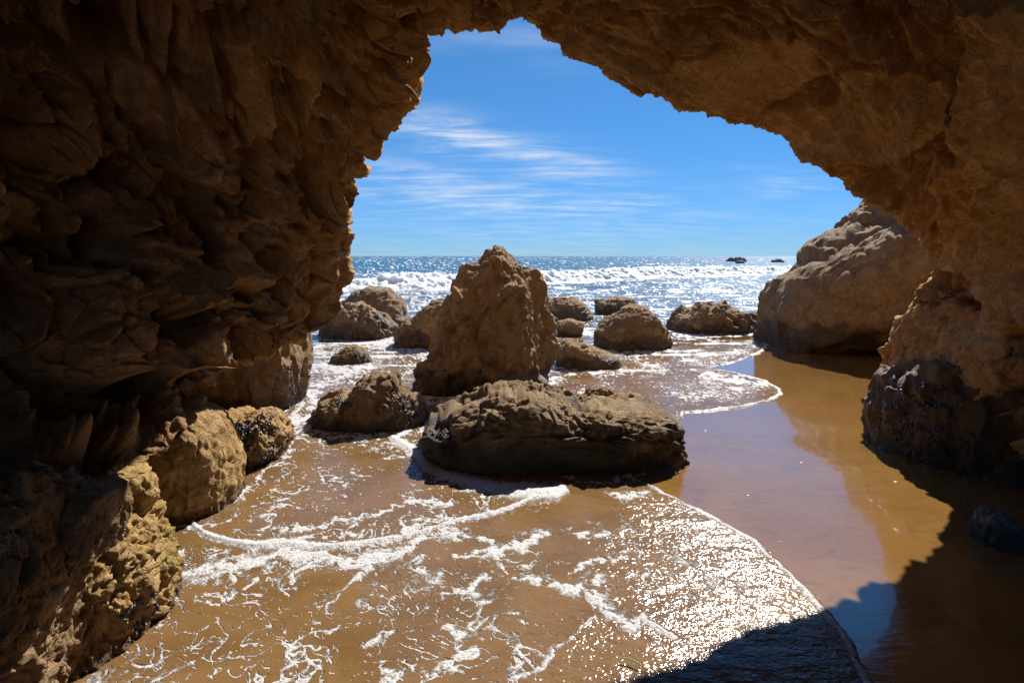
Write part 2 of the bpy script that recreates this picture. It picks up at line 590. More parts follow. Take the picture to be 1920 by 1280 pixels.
# the part of the beach the water has run off, in photo pixels, and then on the ground
DRY_PX = [(1192, 899), (1235, 915), (1290, 943), (1350, 974), (1400, 1003), (1440, 1030), (1478, 1064), (1515, 1100), (1550, 1135), (1585, 1180),
          (1612, 1225), (1634, 1272), (1660, 1340), (1700, 1500), (3200, 1500), (3200, 720), (1700, 640), (1440, 650), (1425, 664), (1380, 680), (1330, 690), (1385, 700),
          (1440, 714), (1466, 729), (1468, 741), (1448, 752), (1400, 763), (1340, 771), (1288, 774), (1262, 800), (1245, 870), (1222, 890)]
DRY = ground(np.array([p_[0] for p_ in DRY_PX]), np.array([p_[1] for p_ in DRY_PX]))[:, :2]
sd = poly_sd(np.stack([X, Y], -1), DRY)
px, py = project(np.stack([X, Y, Z], -1))
# damp, drained sand towards the right-hand wall; a film of water elsewhere
DAMP_PX = [(1480, 672), (1560, 760), (1600, 850), (1660, 930), (1700, 1010), (1720, 1060), (1680, 1130), (1690, 1300), (2600, 1300), (2600, 640), (1440, 640)]
DAMP = ground(np.array([p_[0] for p_ in DAMP_PX]), np.array([p_[1] for p_ in DAMP_PX]))[:, :2]
sdd = poly_sd(np.stack([X, Y], -1), DAMP)
film = 1 - 0.12 * sstep(sdd, -0.1, 0.5)
sand = mesh_obj("sand_beach", np.stack([X, Y, Z], -1), grid_quads(len(ys), len(xs)), MAT_SAND, attrs={'film': film})
tag(sand, "smooth wet golden brown sand of the beach and cave floor", "sand", kind="structure")

# ------------------------------------------------------------------ sea and swash, one sheet of water
rows = np.concatenate([np.linspace(1420, 1290, 12), np.linspace(1288, 660, 400), np.linspace(658.5, 492, 150), 480 + np.geomspace(11.5, 0.16, 60)])
cols = np.concatenate([np.linspace(-2500, 100, 50), np.linspace(110, 1730, 560), np.linspace(1740, 4200, 50)])
PX, PY = np.meshgrid(cols, rows)
P = ground(PX.ravel(), PY.ravel())
X, Y = P[:, 0], P[:, 1]
px, py = PX.ravel(), PY.ravel()
sd = -poly_sd(np.stack([X, Y], -1), DRY)           # positive in the water
wob = perlin(np.stack([X * 7, Y * 7, X * 0 + 3.1], -1)) * 0.022 + perlin(np.stack([X * 20, Y * 20, X * 0 + 8.1], -1)) * 0.007
sd = sd + wob
deep = sstep(np.log(np.maximum(Y, 1)), math.log(7.0), math.log(60.0))
IMG = np.stack([px, py], -1)

LINES = [
    ([(285, 1096), (352, 1081), (404, 1070), (482, 1055), (534, 1042), (575, 1046), (612, 1050), (665, 1056), (732, 1046), (764, 1035), (795, 1010), (821, 1001), (873, 1007), (922, 1021)],
     [5, 10, 20, 28, 26, 22, 13, 14, 15, 15, 12, 9, 8, 5]),
    ([(362, 983), (383, 1003), (430, 1019), (482, 1025), (529, 1021), (571, 1029), (623, 1027), (691, 1020), (758, 1009), (821, 991), (873, 975), (925, 965), (977, 947), (1003, 934)],
     [4, 6, 6, 7, 9, 7, 6, 6, 5, 4, 4, 4, 3, 2]),
    ([(482, 998), (540, 994), (592, 988), (665, 975), (696, 963), (743, 952), (795, 942), (852, 944)], [3, 5, 5, 7, 8, 6, 5, 3]),
    ([(852, 1046), (925, 1043), (967, 1025), (1003, 1005), (1055, 1001), (1112, 1007), (1154, 1004)], [5, 9, 11, 8, 9, 8, 4]),
    ([(925, 1043), (928, 1062), (950, 1085)], [10, 6, 2]),
    ([(820, 1145), (831, 1120), (873, 1108), (899, 1085)], [3, 12, 8, 5]),
    ([(967, 1087), (1029, 1092), (1081, 1113), (1112, 1092), (1133, 1144), (1175, 1181), (1206, 1155), (1237, 1176), (1290, 1212)], [8, 12, 14, 16, 16, 15, 11, 10, 6]),
    ([(1060, 1075), (1085, 1058), (1130, 1055), (1165, 1052)], [5, 8, 8, 4]),
    ([(960, 1278), (1029, 1233), (1071, 1197), (1102, 1165), (1112, 1110)], [10, 12, 9, 6, 5]),
    ([(672, 1217), (711, 1199), (743, 1181), (737, 1144), (725, 1118)], [10, 13, 6, 4, 3]),
    ([(618, 1144), (638, 1113), (665, 1077), (690, 1062)], [4, 6, 9, 6]),
    ([(1206, 1020), (1206, 1061), (1222, 1085), (1225, 1120)], [4, 5, 7, 6]),
    ([(318, 1058), (330, 1045), (352, 1052)], [8, 10, 6]),
    ([(400, 1140), (440, 1128), (470, 1110), (490, 1085)], [3, 4, 5, 5]),
    ([(430, 1120), (437, 1090), (440, 1070)], [3, 4, 5]),
    ([(560, 1100), (545, 1085), (570, 1068), (580, 1055)], [6, 7, 8, 8]),
    ([(720, 1280), (735, 1268), (715, 1255)], [8, 8, 4]),
    ([(790, 1275), (830, 1262), (850, 1250)], [6, 9, 4]),
    ([(860, 1240), (885, 1228), (905, 1238)], [5, 9, 4]),
    ([(735, 822), (765, 840), (800, 868), (840, 893), (900, 912), (980, 924), (1040, 926), (1052, 918)], [6, 9, 12, 12, 11, 12, 13, 9]),
    ([(1068, 896), (1100, 908), (1140, 904), (1192, 899)], [5, 4, 4, 6]),
    ([(1140, 925), (1180, 936), (1215, 930)], [4, 9, 6]),
    ([(700, 790), (650, 800), (560, 820), (520, 850), (500, 890), (490, 905)], [3, 4, 4, 4, 3, 3]),
    ([(540, 800), (600, 780), (580, 740), (640, 700), (700, 690)], [14, 10, 10, 8, 6]),
    ([(1300, 700), (1380, 712), (1440, 722)], [5, 6, 5]),
    ([(770, 742), (830, 752), (900, 752), (1000, 732), (1052, 708)], [7, 6, 6, 5, 5]),
    ([(580, 800), (610, 816), (690, 822), (780, 808), (804, 785)], [7, 7, 6, 7, 7]),
    ([(1112, 655), (1190, 665), (1262, 658)], [4, 5, 4]), ([(1252, 624), (1330, 633), (1418, 627)], [4, 4, 4]),
    ([(1045, 695), (1110, 699), (1178, 690)], [4, 5, 4]), ([(598, 637), (680, 646), (748, 637)], [5, 6, 5]),
    ([(735, 656), (800, 664), (820, 660)], [5, 6, 5]), ([(490, 790), (555, 780), (588, 745)], [7, 8, 7]),
    ([(608, 687), (660, 695), (712, 690)], [4, 5, 4]), ([(445, 935), (480, 900), (545, 850)], [4, 5, 5]),
    ([(250, 1000), (330, 1000), (420, 985), (446, 965)], [4, 5, 5, 4]),
]
warp = np.stack([fbm(np.stack([X * 5, Y * 4, X * 0], -1), 3), fbm(np.stack([X * 5, Y * 4, X * 0 + 40], -1), 3)], -1)
warp2 = np.stack([fbm(np.stack([X * 22, Y * 18, X * 0], -1), 3), fbm(np.stack([X * 22, Y * 18, X * 0 + 40], -1), 3)], -1)
IMGW = IMG + warp * np.array([22.0, 10.0]) + warp2 * np.array([9.0, 5.0])
wvar = np.clip(0.85 + 0.9 * fbm(np.stack([X * 4.5, Y * 4.5, X * 0 + 14], -1), 3), 0.25, 1.6)
holes = sstep(fbm(np.stack([X * 11, Y * 11, X * 0 + 33], -1), 3, 0.6), 0.15, 0.5)
lines = np.zeros(len(X))
rolls = np.zeros(len(X))
nearm = Y < 14
for pts, wd in LINES:
    d = np.full(len(X), 9.0)
    lo = np.min(pts, 0) - 60
    hi = np.max(pts, 0) + 60
    m = nearm & (px > lo[0]) & (px < hi[0]) & (py > lo[1]) & (py < hi[1])
    d[m] = line_dist(IMGW[m], pts, wd) / wvar[m]
    lines = np.maximum(lines, (1.0 - 0.52 * d) * (1 - 0.55 * holes))
    if pts[0] in ((362, 983), (735, 822)):      # the two unbroken rolls of foam
        d[m] = line_dist((IMG + 0.3 * (IMGW - IMG))[m], pts, wd)
        rolls = np.maximum(rolls, 1.15 - 0.5 * d)
front = 1.2 - np.abs(sd - 0.035) / 0.04
front_gain = 0.55 + 0.5 * perlin(np.stack([X * 3, Y * 3, X * 0 + 5], -1))
front = np.where(sd > -0.02, front * np.clip(front_gain + 0.25, 0.25, 1), 0)

# lace of old foam: joints of warped cells, broken up by a slower noise
gp2 = np.stack([X, Y * 0.8, X * 0], -1)
wp = gp2 + 0.10 * vec_noise(gp2 * 3.0, 3)
wm = np.clip(0.70 + 1.0 * fbm(np.stack([X * 2.3, Y * 2.3, X * 0 + 61], -1), 3), 0.12, 1.5)
wp2 = gp2 + 0.16 * vec_noise(gp2 * 2.2 + 4, 4)
lace = np.zeros(len(X))
for sc_, wd, seed in ((1.9, 0.07, 0.3), (4.1, 0.10, 4.7), (8.5, 0.13, 9.2), (15.0, 0.13, 2.2)):
    zc = np.abs(perlin(wp2 * sc_ * np.array([1.0, 1.5, 1.0]) + seed))
    lace = np.maximum(lace, 1 - zc / (wd * wm))
brk = fbm(np.stack([X * 1.6, Y * 1.6, X * 0 + 11], -1), 3)
brk2 = fbm(np.stack([X * 9, Y * 9, X * 0 + 21], -1), 2)
zone = np.exp(-((px - 620) / 520.0) ** 2) * 0.55 + 0.29 + 0.28 * sstep(-py, -860, -700)
lace_f = lace * np.clip(zone + 0.45 * brk + 0.45 * brk2, 0, 0.95)
# streaks of white water further out
st = fbm(np.stack([X * 0.55, Y * 1.5, X * 0 + 2], -1), 5, 0.6)
st2 = fbm(np.stack([X * 2.2, Y * 5.0, X * 0 + 7], -1), 4, 0.6)
mid = sstep(Y, 5.5, 9.0) * (1 - sstep(Y, 50, 75))
wash = mid * np.clip(0.36 + 0.5 * st + 0.45 * st2 + 0.12 * (1 - sstep(px, 500, 1000)), 0, 0.85)
lobe = sstep(-np.hypot((px - 1330) / 150.0, (py - 735) / 42.0), -1.0, -0.3) * np.clip(0.35 + 0.5 * lace, 0, 0.8)
caps = sstep(Y, 60, 90) * np.clip(1.6 * fbm(np.stack([X * 0.05, Y * 0.16, X * 0], -1), 4) - 0.62, 0, 0.7)
foam = np.maximum.reduce([lines, rolls, front, lace_f, wash, caps, lobe])
foam = np.where(sd < -0.03, 0, np.clip(foam, 0, 1.1))

film_t = 0.013 * (1 - np.exp(-np.maximum(sd, 0) / 0.03))
amp = np.interp(Y, [3, 7, 12, 25, 60, 300], [0.0, 0.008, 0.035, 0.10, 0.16, 0.25])
swell = fbm(np.stack([X * 0.28 + 3, Y * 0.75, X * 0], -1), 3) * np.minimum(amp, 0.14) + fbm(np.stack([X * 0.03, Y * 0.09, X * 0 + 9], -1), 3) * np.maximum(amp - 0.10, 0) * 1.4
lump = sstep(foam, 0.45, 0.9) * (0.002 + 0.003 * perlin(np.stack([X * 40, Y * 40, X * 0], -1)))
lump += sstep(lines + 0 * X, 0.75, 1.2) * 0.004
lump += sstep(front, 0.4, 1.1) * 0.006 + sstep(rolls, 0.5, 1.1) * 0.012
Z = np.where(Y < 13, sand_z(X, np.minimum(Y, 13)), sand_z(X, np.full_like(Y, 13.0)) * np.exp(-(Y - 13) / 6)) + film_t + swell + np.where(Y < 30, lump, 0)
Z = np.where(sd < 0, Z - np.minimum(-sd * 0.6, 0.06), Z)
ripple = 0.35 + 0.95 * sstep(px + (py - 1100) * 0.25, 900, 1350) * sstep(py, 880, 960) + 0.35 * sstep(-py, -800, -700)
ripple *= 1 - 0.6 * sstep(-py, -700, -560)
ripple *= np.clip(0.8 + 0.5 * fbm(np.stack([X * 2.5, Y * 3.5, X * 0 + 77], -1), 3), 0.3, 1.4)
Q = grid_quads(len(rows), len(cols))
keep = (sd[Q] > -0.10).any(1)
sea = mesh_obj("sea_water", np.stack([X, Y, Z], -1), Q[keep][:, ::-1], MAT_SEA, attrs={'foam': foam, 'deep': deep, 'ripple': ripple})
tag(sea, "blue sea running up as thin foamy brown water over the sand", "sea", kind="structure")

# ------------------------------------------------------------------ breaking wave
base_px = np.array([-900, -200, 300, 650, 860, 1020, 1250, 1500, 1800, 2300])
base_py = np.array([566, 560, 553, 546, 541, 531, 521, 512, 506, 500])
u = np.concatenate([np.linspace(-900, 600, 60), np.linspace(605, 1560, 900), np.linspace(1570, 2300, 40)])
B = ground(u, np.interp(u, base_px, base_py))
t = np.linspace(0, 1, 64)
crest = 0.74 + 0.30 * fbm(np.stack([u * 0.007, u * 0, u * 0], -1), 3)
crest = np.clip(crest, 0.4, 1.05)
prof_y = np.interp(t, [0, .18, .38, .50, .58, .70, 1], [-1.5, -0.6, 0.35, 0.95, 1.35, 2.6, 6.5])
prof_z = np.interp(t, [0, .10, .25, .38, .50, .58, .70, 1], [-0.05, 0.14, 0.42, 0.74, 1.0, 0.93, 0.55, -0.12])
WX = np.repeat(B[:, 0][:, None], 64, 1)
WY = B[:, 1][:, None] + prof_y[None] * (0.8 + 0.25 * fbm(np.stack([u * 0.02, u * 0, u * 0 + 4], -1), 2))[:, None]
WZ = prof_z[None] * crest[:, None]
V = np.stack([WX.ravel(), WY.ravel(), WZ.ravel()], -1)
T = np.tile(t, len(u))
lumpy = 1.0 - sstep(T, 0.5, 0.75)
pn = V * np.array([1.0, 1.0, 1.3])
dsp = 0.10 * ridged(pn * 0.7, 2) + 0.15 * fbm(pn * 1.7, 4, 0.6)
V[:, 1] -= dsp * lumpy * sstep(T, 0.0, 0.2)
V[:, 2] += (0.5 * dsp + 0.10 * fbm(pn * 4 + 9, 3)) * lumpy * sstep(T, 0.0, 0.2)
wf = 1.0 - sstep(T, 0.52, 0.66) + 0.25 * fbm(V * 0.8, 3)
wave = mesh_obj("breaking_wave", V, grid_quads(len(u), 64), MAT_WAVE, attrs={'foam': wf})
tag(wave, "long white breaking wave rolling towards the beach", "wave", kind="structure")

# ------------------------------------------------------------------ the sea cave
OUT = [  # lip of the cave mouth in the photo and its distance from the camera, from the lower left over the top to the lower right
    (-420, 1560, 1.9), (-250, 1330, 2.0), (-100, 1180, 2.1), (40, 1050, 2.25), (120, 975, 2.5), (186, 915, 2.75), (212, 880, 2.9), (255, 863, 3.1), (319, 840, 3.3), (340, 797, 3.5), (325, 760, 3.65),
    (330, 727, 3.8), (372, 717, 4.0), (409, 697, 4.2), (441, 681, 4.35), (490, 660, 4.55), (531, 646, 4.7), (579, 632, 4.85), (618, 615, 5.0), (641, 588, 5.1), (648, 560, 5.15), (660, 522, 5.2), (655, 480, 5.2),
    (657, 440, 5.2), (672, 400, 5.15), (680, 372, 5.15), (672, 352, 5.1), (690, 330, 5.05), (686, 302, 5.0), (712, 292, 5.0), (735, 262, 5.0), (760, 232, 5.0), (778, 208, 5.0), (791, 186, 5.0), (783, 150, 4.95), (779, 112, 4.9),
    (797, 110, 4.75), (815, 92, 4.75), (838, 76, 4.7), (870, 66, 4.7), (899, 60, 4.7), (908, 72, 4.7), (922, 77, 4.7), (938, 80, 4.7), (951, 60, 4.7), (966, 42, 4.7), (985, 37, 4.7), (998, 45, 4.7), (1003, 56, 4.7),
    (1014, 56, 4.65), (1030, 80, 4.65), (1062, 108, 4.6), (1100, 130, 4.6), (1122, 141, 4.6), (1150, 166, 4.6), (1180, 185, 4.55), (1222, 183, 4.55), (1260, 200, 4.55), (1310, 210, 4.6), (1345, 222, 4.6), (1362, 237, 4.6),
    (1402, 234, 4.65), (1424, 248, 4.7), (1465, 280, 4.75), (1476, 305, 4.7), (1510, 340, 4.65), (1542, 372, 4.65), (1576, 390, 4.75), (1590, 410, 4.8), (1635, 430, 4.85), (1690, 459, 4.9), (1712, 486, 5.1), (1716, 525, 5.2),
    (1690, 562, 5.35), (1668, 615, 5.45), (1655, 660, 5.55), (1668, 698, 5.6), (1676, 760, 5.6), (1690, 850, 5.6), (1720, 960, 5.5), (1760, 1100, 5.4)]
OUT = np.array(OUT, float)
seg = np.hypot(*np.diff(OUT[:, :2], axis=0).T)
arc = np.concatenate([[0], np.cumsum(seg)])
BACK_LEN = 6.5
NT = 1400
aw = np.concatenate([[0], np.cumsum(seg * np.where(OUT[1:, 0] < 800, 1.55, 1.0))])
ta = np.interp(np.linspace(0, aw[-1], NT), aw, arc)
ox, oy, od = (np.interp(ta, arc, OUT[:, i]) for i in range(3))
od = np.convolve(np.pad(od, 20, mode='edge'), np.ones(41) / 41, 'valid')
grow = 1.025 + 0.065 * np.exp(-((np.degrees(np.arctan2(700 - oy, ox - 1000)) - 26) / 12.0) ** 2) + 0.02 * np.exp(-((np.degrees(np.arctan2(700 - oy, ox - 1000)) - 112) / 14.0) ** 2)
grow = np.where(oy < 600, grow, 1.0)
grow = np.convolve(np.pad(grow, 20, mode='edge'), np.ones(41) / 41, 'valid')
ox = 1000 + (ox - 1000) * grow
oy = 700 + (oy - 700) * grow
L = at(ox, oy, od)
ang = np.unwrap(np.arctan2(-(oy - 700), ox - 1000))
if ang[0] < 0:
    ang = ang + 2 * math.pi
# a smoothed angle keeps neighbouring ribs of the vault from crossing
angs = np.convolve(np.pad(ang, 30, mode='edge'), np.ones(61) / 61, 'valid')
E_ring = np.stack([0.6 + 3.2 * np.sign(np.cos(angs)) * np.abs(np.cos(angs)) ** 0.85, np.full(NT, -0.5), 1.0 + 3.3 * np.sign(np.sin(angs)) * np.abs(np.sin(angs)) ** 0.9], -1)
# smoothed lip used as the start direction so that small teeth of the lip fade out along the vault
Ls = np.stack([np.convolve(np.pad(L[:, i], 25, mode='edge'), np.ones(51) / 51, 'valid') for i in range(3)], -1)
fs = np.linspace(0, 1, 260)
mid_pt = Ls * 0.55 + E_ring * 0.45
bulge = np.stack([0.10 * np.cos(angs), np.zeros(NT), 0.22 * np.maximum(np.sin(angs), 0)], -1)
alcove = sstep(angs, math.radians(112), math.radians(140)) * (1 - sstep(angs, math.radians(150), math.radians(202)))
bulge += alcove[:, None] * np.array([-1.2, 1.05, 0.0])
E_ring = E_ring + alcove[:, None] * np.array([-1.3, 0.0, 0.0])
mid_pt = mid_pt + bulge
fsx = fs[None, :, None]
curve = (1 - fsx) ** 2 * Ls[:, None] + 2 * fsx * (1 - fsx) * mid_pt[:, None] + fsx ** 2 * E_ring[:, None]
curve += (L - Ls)[:, None] * np.exp(-fsx / 0.06)
cpx, cpy = project(curve)
st_ = np.hypot(np.diff(cpx, axis=1), np.diff(cpy, axis=1))
inf = (cpx[:, 1:] > -160) & (cpx[:, 1:] < 2080) & (cpy[:, 1:] > -160) & (cpy[:, 1:] < 1440) & (curve[:, 1:, 1] > 0.4)
wgt = np.where(inf, np.minimum(st_, 40), 0) + 1.2
wgt = np.stack([np.convolve(np.pad(wgt[:, i], 15, mode='edge'), np.ones(31) / 31, 'valid') for i in range(wgt.shape[1])], 1)
cw = np.concatenate([np.zeros((NT, 1)), np.cumsum(wgt, 1)], 1)
NS = 294
inner = np.zeros((NT, NS, 3))
for i in range(NT):
    fi = np.interp(np.linspace(0, cw[i, -1], NS), cw[i], fs)
    for k in range(3):
        inner[i, :, k] = np.interp(fi, fs, curve[i, :, k])
# outside of the rock: away from the mouth and back
NE = 26
rho = np.linspace(1, 0, NE, endpoint=False) ** 1.6 * 5.0
c3 = np.array([0.3, 5.0, 1.2])
outd = Ls - c3
outd[:, 1] = 0
outd /= np.linalg.norm(outd, axis=1, keepdims=True)
ext = L[:, None] + outd[:, None] * rho[None, :, None]
ext[:, :, 1] += 0.10 * rho[None] + 0.22 * np.sqrt(rho)[None]
# passage behind the camera; its unseen open end is assumed, to light the walls
NB = 10
bt = np.linspace(0, 1, NB + 1)[1:]
flare = E_ring - np.array([0.6, -0.5, 1.0])
back = E_ring[:, None] + flare[:, None] * (0.10 * bt[None, :, None] ** 2)
back[:, :, 1] = -0.5 - BACK_LEN * bt[None]
shell = np.concatenate([ext, inner, back], 1)
NR = shell.shape[1]
V = shell.reshape(-1, 3)
Q = grid_quads(NT, NR)
Nn = normals_of(V, Q)
inward = np.array([0.5, 1.0, 1.4]) - V
inward[:, 1] *= 0.15
inner_idx = (np.arange(NT)[:, None] * NR + np.arange(NE + 20, NE + NS)[None]).ravel()
if np.mean(np.einsum('ij,ij->i', Nn[inner_idx], inward[inner_idx])) < 0:
    Nn = -Nn
    Q = Q[:, ::-1]
spx, spy = project(V)
spx = np.where(V[:, 1] > 0.2, spx, -9999)
tcol = np.repeat(ta / arc[-1], NR)
angv = np.repeat(angs, NR)
left_w = sstep(angv, math.radians(95), math.radians(118))        # 1 on the left wall
right_w = 1 - sstep(angv, math.radians(22), math.radians(48))    # 1 on the right wall
roof_w = np.clip(1 - left_w - right_w, 0, 1)
rowi = np.tile(np.arange(NR), NT)
lip_d = np.abs(rowi - NE) / 40.0
lipf = 0.22 + 0.78 * np.clip(lip_d, 0, 1)
lipf *= 1 - 0.6 * sstep(angv, math.radians(184), math.radians(192)) * (1 - np.clip(lip_d * 0.5, 0, 1))

wv = vec_noise(V * 0.8, 1) * 0.30 + vec_noise(V * 2.6 + 5, 1) * 0.05
Pw = V + wv


def basis(e0):
    e0 = np.asarray(e0, float); e0 /= np.linalg.norm(e0)
    a = np.cross(e0, [0.3, 0.2, 0.9]); a /= np.linalg.norm(a)
    return np.stack([e0, a, np.cross(e0, a)])


# left wall: hanging flakes that lean down and towards the mouth
e0_ = np.array([0.12, 0.20, -0.97]); e0_ /= np.linalg.norm(e0_)
e1_ = np.array([0.75, 0.65, 0.10]); e1_ -= e0_ * (e0_ @ e1_); e1_ /= np.linalg.norm(e1_)
Bl = np.stack([e0_, e1_, np.cross(e0_, e1_)])
ml = left_w > 0.001
mr = roof_w > 0.001
mw = right_w > 0.001
ql = (Pw @ Bl.T)[ml]
h1, e1 = facets(ql * np.array([1.15, 2.3, 2.3]) + 1.3, k=70, offs=0.8, tilt=0.30, lean=(0.30, 0.95, 0.0))
h2, e2 = facets(ql * np.array([2.7, 5.2, 5.2]) + 7, k=60, offs=0.8, tilt=0.45, lean=(0.35, 0.9, 0))
h3, e3 = facets(ql * np.array([7, 12, 12.0]) + 3, k=45, offs=0.8, tilt=0.6, lean=(0.3, 0.7, 0))
h4, e4 = facets(ql * np.array([20, 26, 26.0]) + 8, k=30, offs=0.8, tilt=0.7, lean=(0.4, 0.5, 0))
hl = 0.52 * h1 + 0.27 * h2 + 0.065 * h3 + 0.008 * h4 - 0.10 * np.exp(-(e1 / 0.03) ** 2) - 0.04 * np.exp(-(e2 / 0.04) ** 2) - 0.012 * np.exp(-(e3 / 0.06) ** 2)
# roof: bedding sheets sweeping down to the right, smoother
Br = np.array([[0.862, 0.0, -0.507], [0.0, 1.0, 0.0], [0.507, 0.0, 0.862]])
qr = (Pw @ Br.T)[mr]
r1, f1 = facets(qr * np.array([0.55, 1.7, 1.5]) + 2, k=60, offs=0.7, tilt=0.3, lean=(0.1, 0.8, 0))
r2, f2 = facets(qr * np.array([1.2, 4.4, 4.0]) + 5, k=70, offs=0.7, tilt=0.4, lean=(0.1, 1.0, 0))
bed = ridged(qr * np.array([0.8, 7.0, 5.0]), 4, 0.6)
r3, f3 = facets(qr * np.array([4.0, 12.0, 11.0]) + 5, k=45, offs=0.7, tilt=0.5, lean=(0.1, 0.9, 0))
hr = 0.29 * r1 + 0.19 * r2 + 0.075 * r3 + 0.030 * bed - 0.05 * np.exp(-(f1 / 0.03) ** 2) - 0.03 * np.exp(-(f2 / 0.05) ** 2)
# right wall: rounded knobs and lumps
Pg = Pw[mw]
g1, j1 = facets(Pg * np.array([1.5, 1.5, 1.9]) + 11, k=40, offs=0.9, tilt=0.6, lean=(0, 0.4, -0.35))
g2, j2 = facets(Pg * np.array([4.3, 4.3, 5.2]) + 1, k=36, offs=0.9, tilt=0.6, lean=(0, 0.4, -0.4))
g3, j3 = facets(Pg * 11.0 + 1, k=30, offs=0.9, tilt=0.6, lean=(0, 0.3, -0.3))
hw = 0.32 * g1 + 0.25 * g2 + 0.11 * g3 - 0.05 * np.exp(-(j2 / 0.09) ** 2) - 0.02 * np.exp(-(j3 / 0.1) ** 2) - 0.05 * np.exp(-(j1 / 0.05) ** 2)
h = np.zeros(len(V))
h[ml] += left_w[ml] * hl
h[mr] += roof_w[mr] * hr
h[mw] += right_w[mw] * hw
h *= lipf
h += 0.16 * fbm(V * 0.55 + 3, 1) * np.clip(lip_d * 0.6, 0, 1)
h += (0.006 * fbm(V * 14, 3, 0.6) + 0.004 * ridged(V * 8, 3, 0.55)) * (0.6 + 0.4 * lipf)

h += (0.030 * (ridged(V * 6.5, 4, 0.6) - 0.7) + 0.03 * fbm(V * 4.0 + 2, 4, 0.6)) * (1 - np.clip(lip_d * 1.2, 0, 1))
FLAKES = [  # single flakes and ledges that stand out in the photograph: outline, direction of rise, height at the lifted edge, low edge
    ([(290, 110), (335, 140), (370, 200), (394, 245), (391, 308), (364, 334), (330, 320), (292, 295), (280, 210)], (0.7, 0.7), 0.30, 0.06),
    ([(180, 95), (268, 72), (298, 150), (286, 218), (262, 228), (215, 190)], (0.8, 0.5), 0.24, 0.04),
    ([(208, -40), (250, -40), (252, 62), (214, 45)], (0.5, 0.8), 0.16, 0.03),
    ([(262, -40), (308, -40), (303, 55), (285, 75), (262, 62)], (0.7, 0.7), 0.18, 0.03),
    ([(312, -40), (358, -40), (352, 45), (330, 55)], (0.7, 0.7), 0.14, 0.03),
    ([(405, 55), (465, 45), (498, 168), (492, 184), (432, 160)], (0.6, 0.8), 0.24, 0.04),
    ([(430, 162), (468, 178), (462, 240), (445, 252)], (0.7, 0.7), 0.16, 0.02),
    ([(120, 352), (215, 342), (253, 395), (246, 432), (190, 425)], (0.8, 0.6), 0.22, 0.03),
    ([(215, 468), (300, 462), (388, 525), (362, 588), (312, 602), (240, 545)], (0.6, 0.8), 0.28, 0.05),
    ([(175, 425), (235, 432), (320, 470), (330, 498), (240, 460)], (0.4, 0.9), 0.20, 0.03),
    ([(480, 285), (527, 350), (524, 388), (500, 402), (468, 335)], (0.8, 0.6), 0.22, 0.03),
    ([(395, 405), (448, 400), (446, 495), (480, 528), (470, 550), (402, 530)], (0.6, 0.8), 0.22, 0.03),
    ([(200, 590), (300, 640), (392, 610), (370, 680), (310, 712), (240, 690)], (0.5, 0.8), 0.24, 0.04),
    ([(560, 360), (592, 415), (586, 440), (556, 425)], (0.7, 0.7), 0.14, 0.02),
    ([(545, 120), (575, 60), (592, 100), (560, 210)], (0.8, 0.4), 0.15, 0.02),
    ([(470, 545), (512, 540), (510, 600), (478, 612)], (0.5, 0.8), 0.14, 0.02),
    # ledges of the roof and the buttress at the right-hand edge
    ([(1575, 120), (1800, 140), (1815, 214), (1700, 206), (1578, 192)], (0.0, 1.0), 0.12, 0.0),
    ([(1440, 200), (1640, 190), (1800, 235), (1700, 292), (1560, 292), (1475, 284)], (0.0, 1.0), 0.12, 0.0),
    ([(1250, 90), (1500, 60), (1560, 130), (1420, 200), (1330, 190)], (-0.3, 0.9), 0.12, 0.0),
    ([(1830, -60), (2100, -60), (2100, 640), (1915, 620), (1893, 540), (1868, 400), (1835, 262), (1806, 180), (1846, 60)], (-0.8, 0.2), 0.24, 0.16),
    ([(1740, 320), (1830, 300), (1862, 420), (1895, 560), (1850, 570), (1790, 480)], (-0.5, 0.7), 0.14, 0.02),
    ([(1700, 590), (1800, 560), (1900, 600), (1920, 720), (1830, 790), (1730, 740), (1680, 680)], (-0.2, 0.9), 0.22, 0.04),
]
IMGs = np.stack([spx, spy], -1)
jag = np.stack([fbm(V * 6 + 1, 3), fbm(V * 6 + 50, 3)], -1) * 16.0
for poly, dr, hi_, lo_ in FLAKES:
    poly = np.array(poly, float)
    mn, mx = poly.min(0) - 40, poly.max(0) + 40
    m = np.where((IMGs > mn).all(1) & (IMGs < mx).all(1) & (rowi > NE + 6))[0]
    if len(m) == 0:
        continue
    pp = IMGs[m] + jag[m]
    sdp = poly_sd(pp, poly)
    dr = np.array(dr) / np.hypot(*dr)
    pr = poly @ dr
    tt = np.clip((pp @ dr - pr.min()) / (pr.max() - pr.min()), 0, 1)
    h[m] = h[m] * (1 - 0.8 * sstep(sdp, -6, 8)) + sstep(sdp, -4, 5) * (lo_ + (hi_ - lo_) * tt ** 1.2) * np.where(poly[:, 0].mean() < 700, 1.7, 1.2)
Vd = V + Nn * h[:, None]
wet = sstep(-(Vd[:, 2] + 0.25 * fbm(V * 2.5, 3)), -0.55, -0.05)
red_shade = left_w * sstep(-(spx + 90 * fbm(V * 1.1 + 21, 3)), -620, -120)  # reddish rock towards the far left, with that side's dimness painted in
algae = left_w * sstep(-Vd[:, 2], -1.0, -0.3) * 0.8 + 0.35 * right_w * sstep(spx, 1780, 1900) + 0.22 * np.clip(fbm(V * 1.3 + 8, 2), 0, 1)

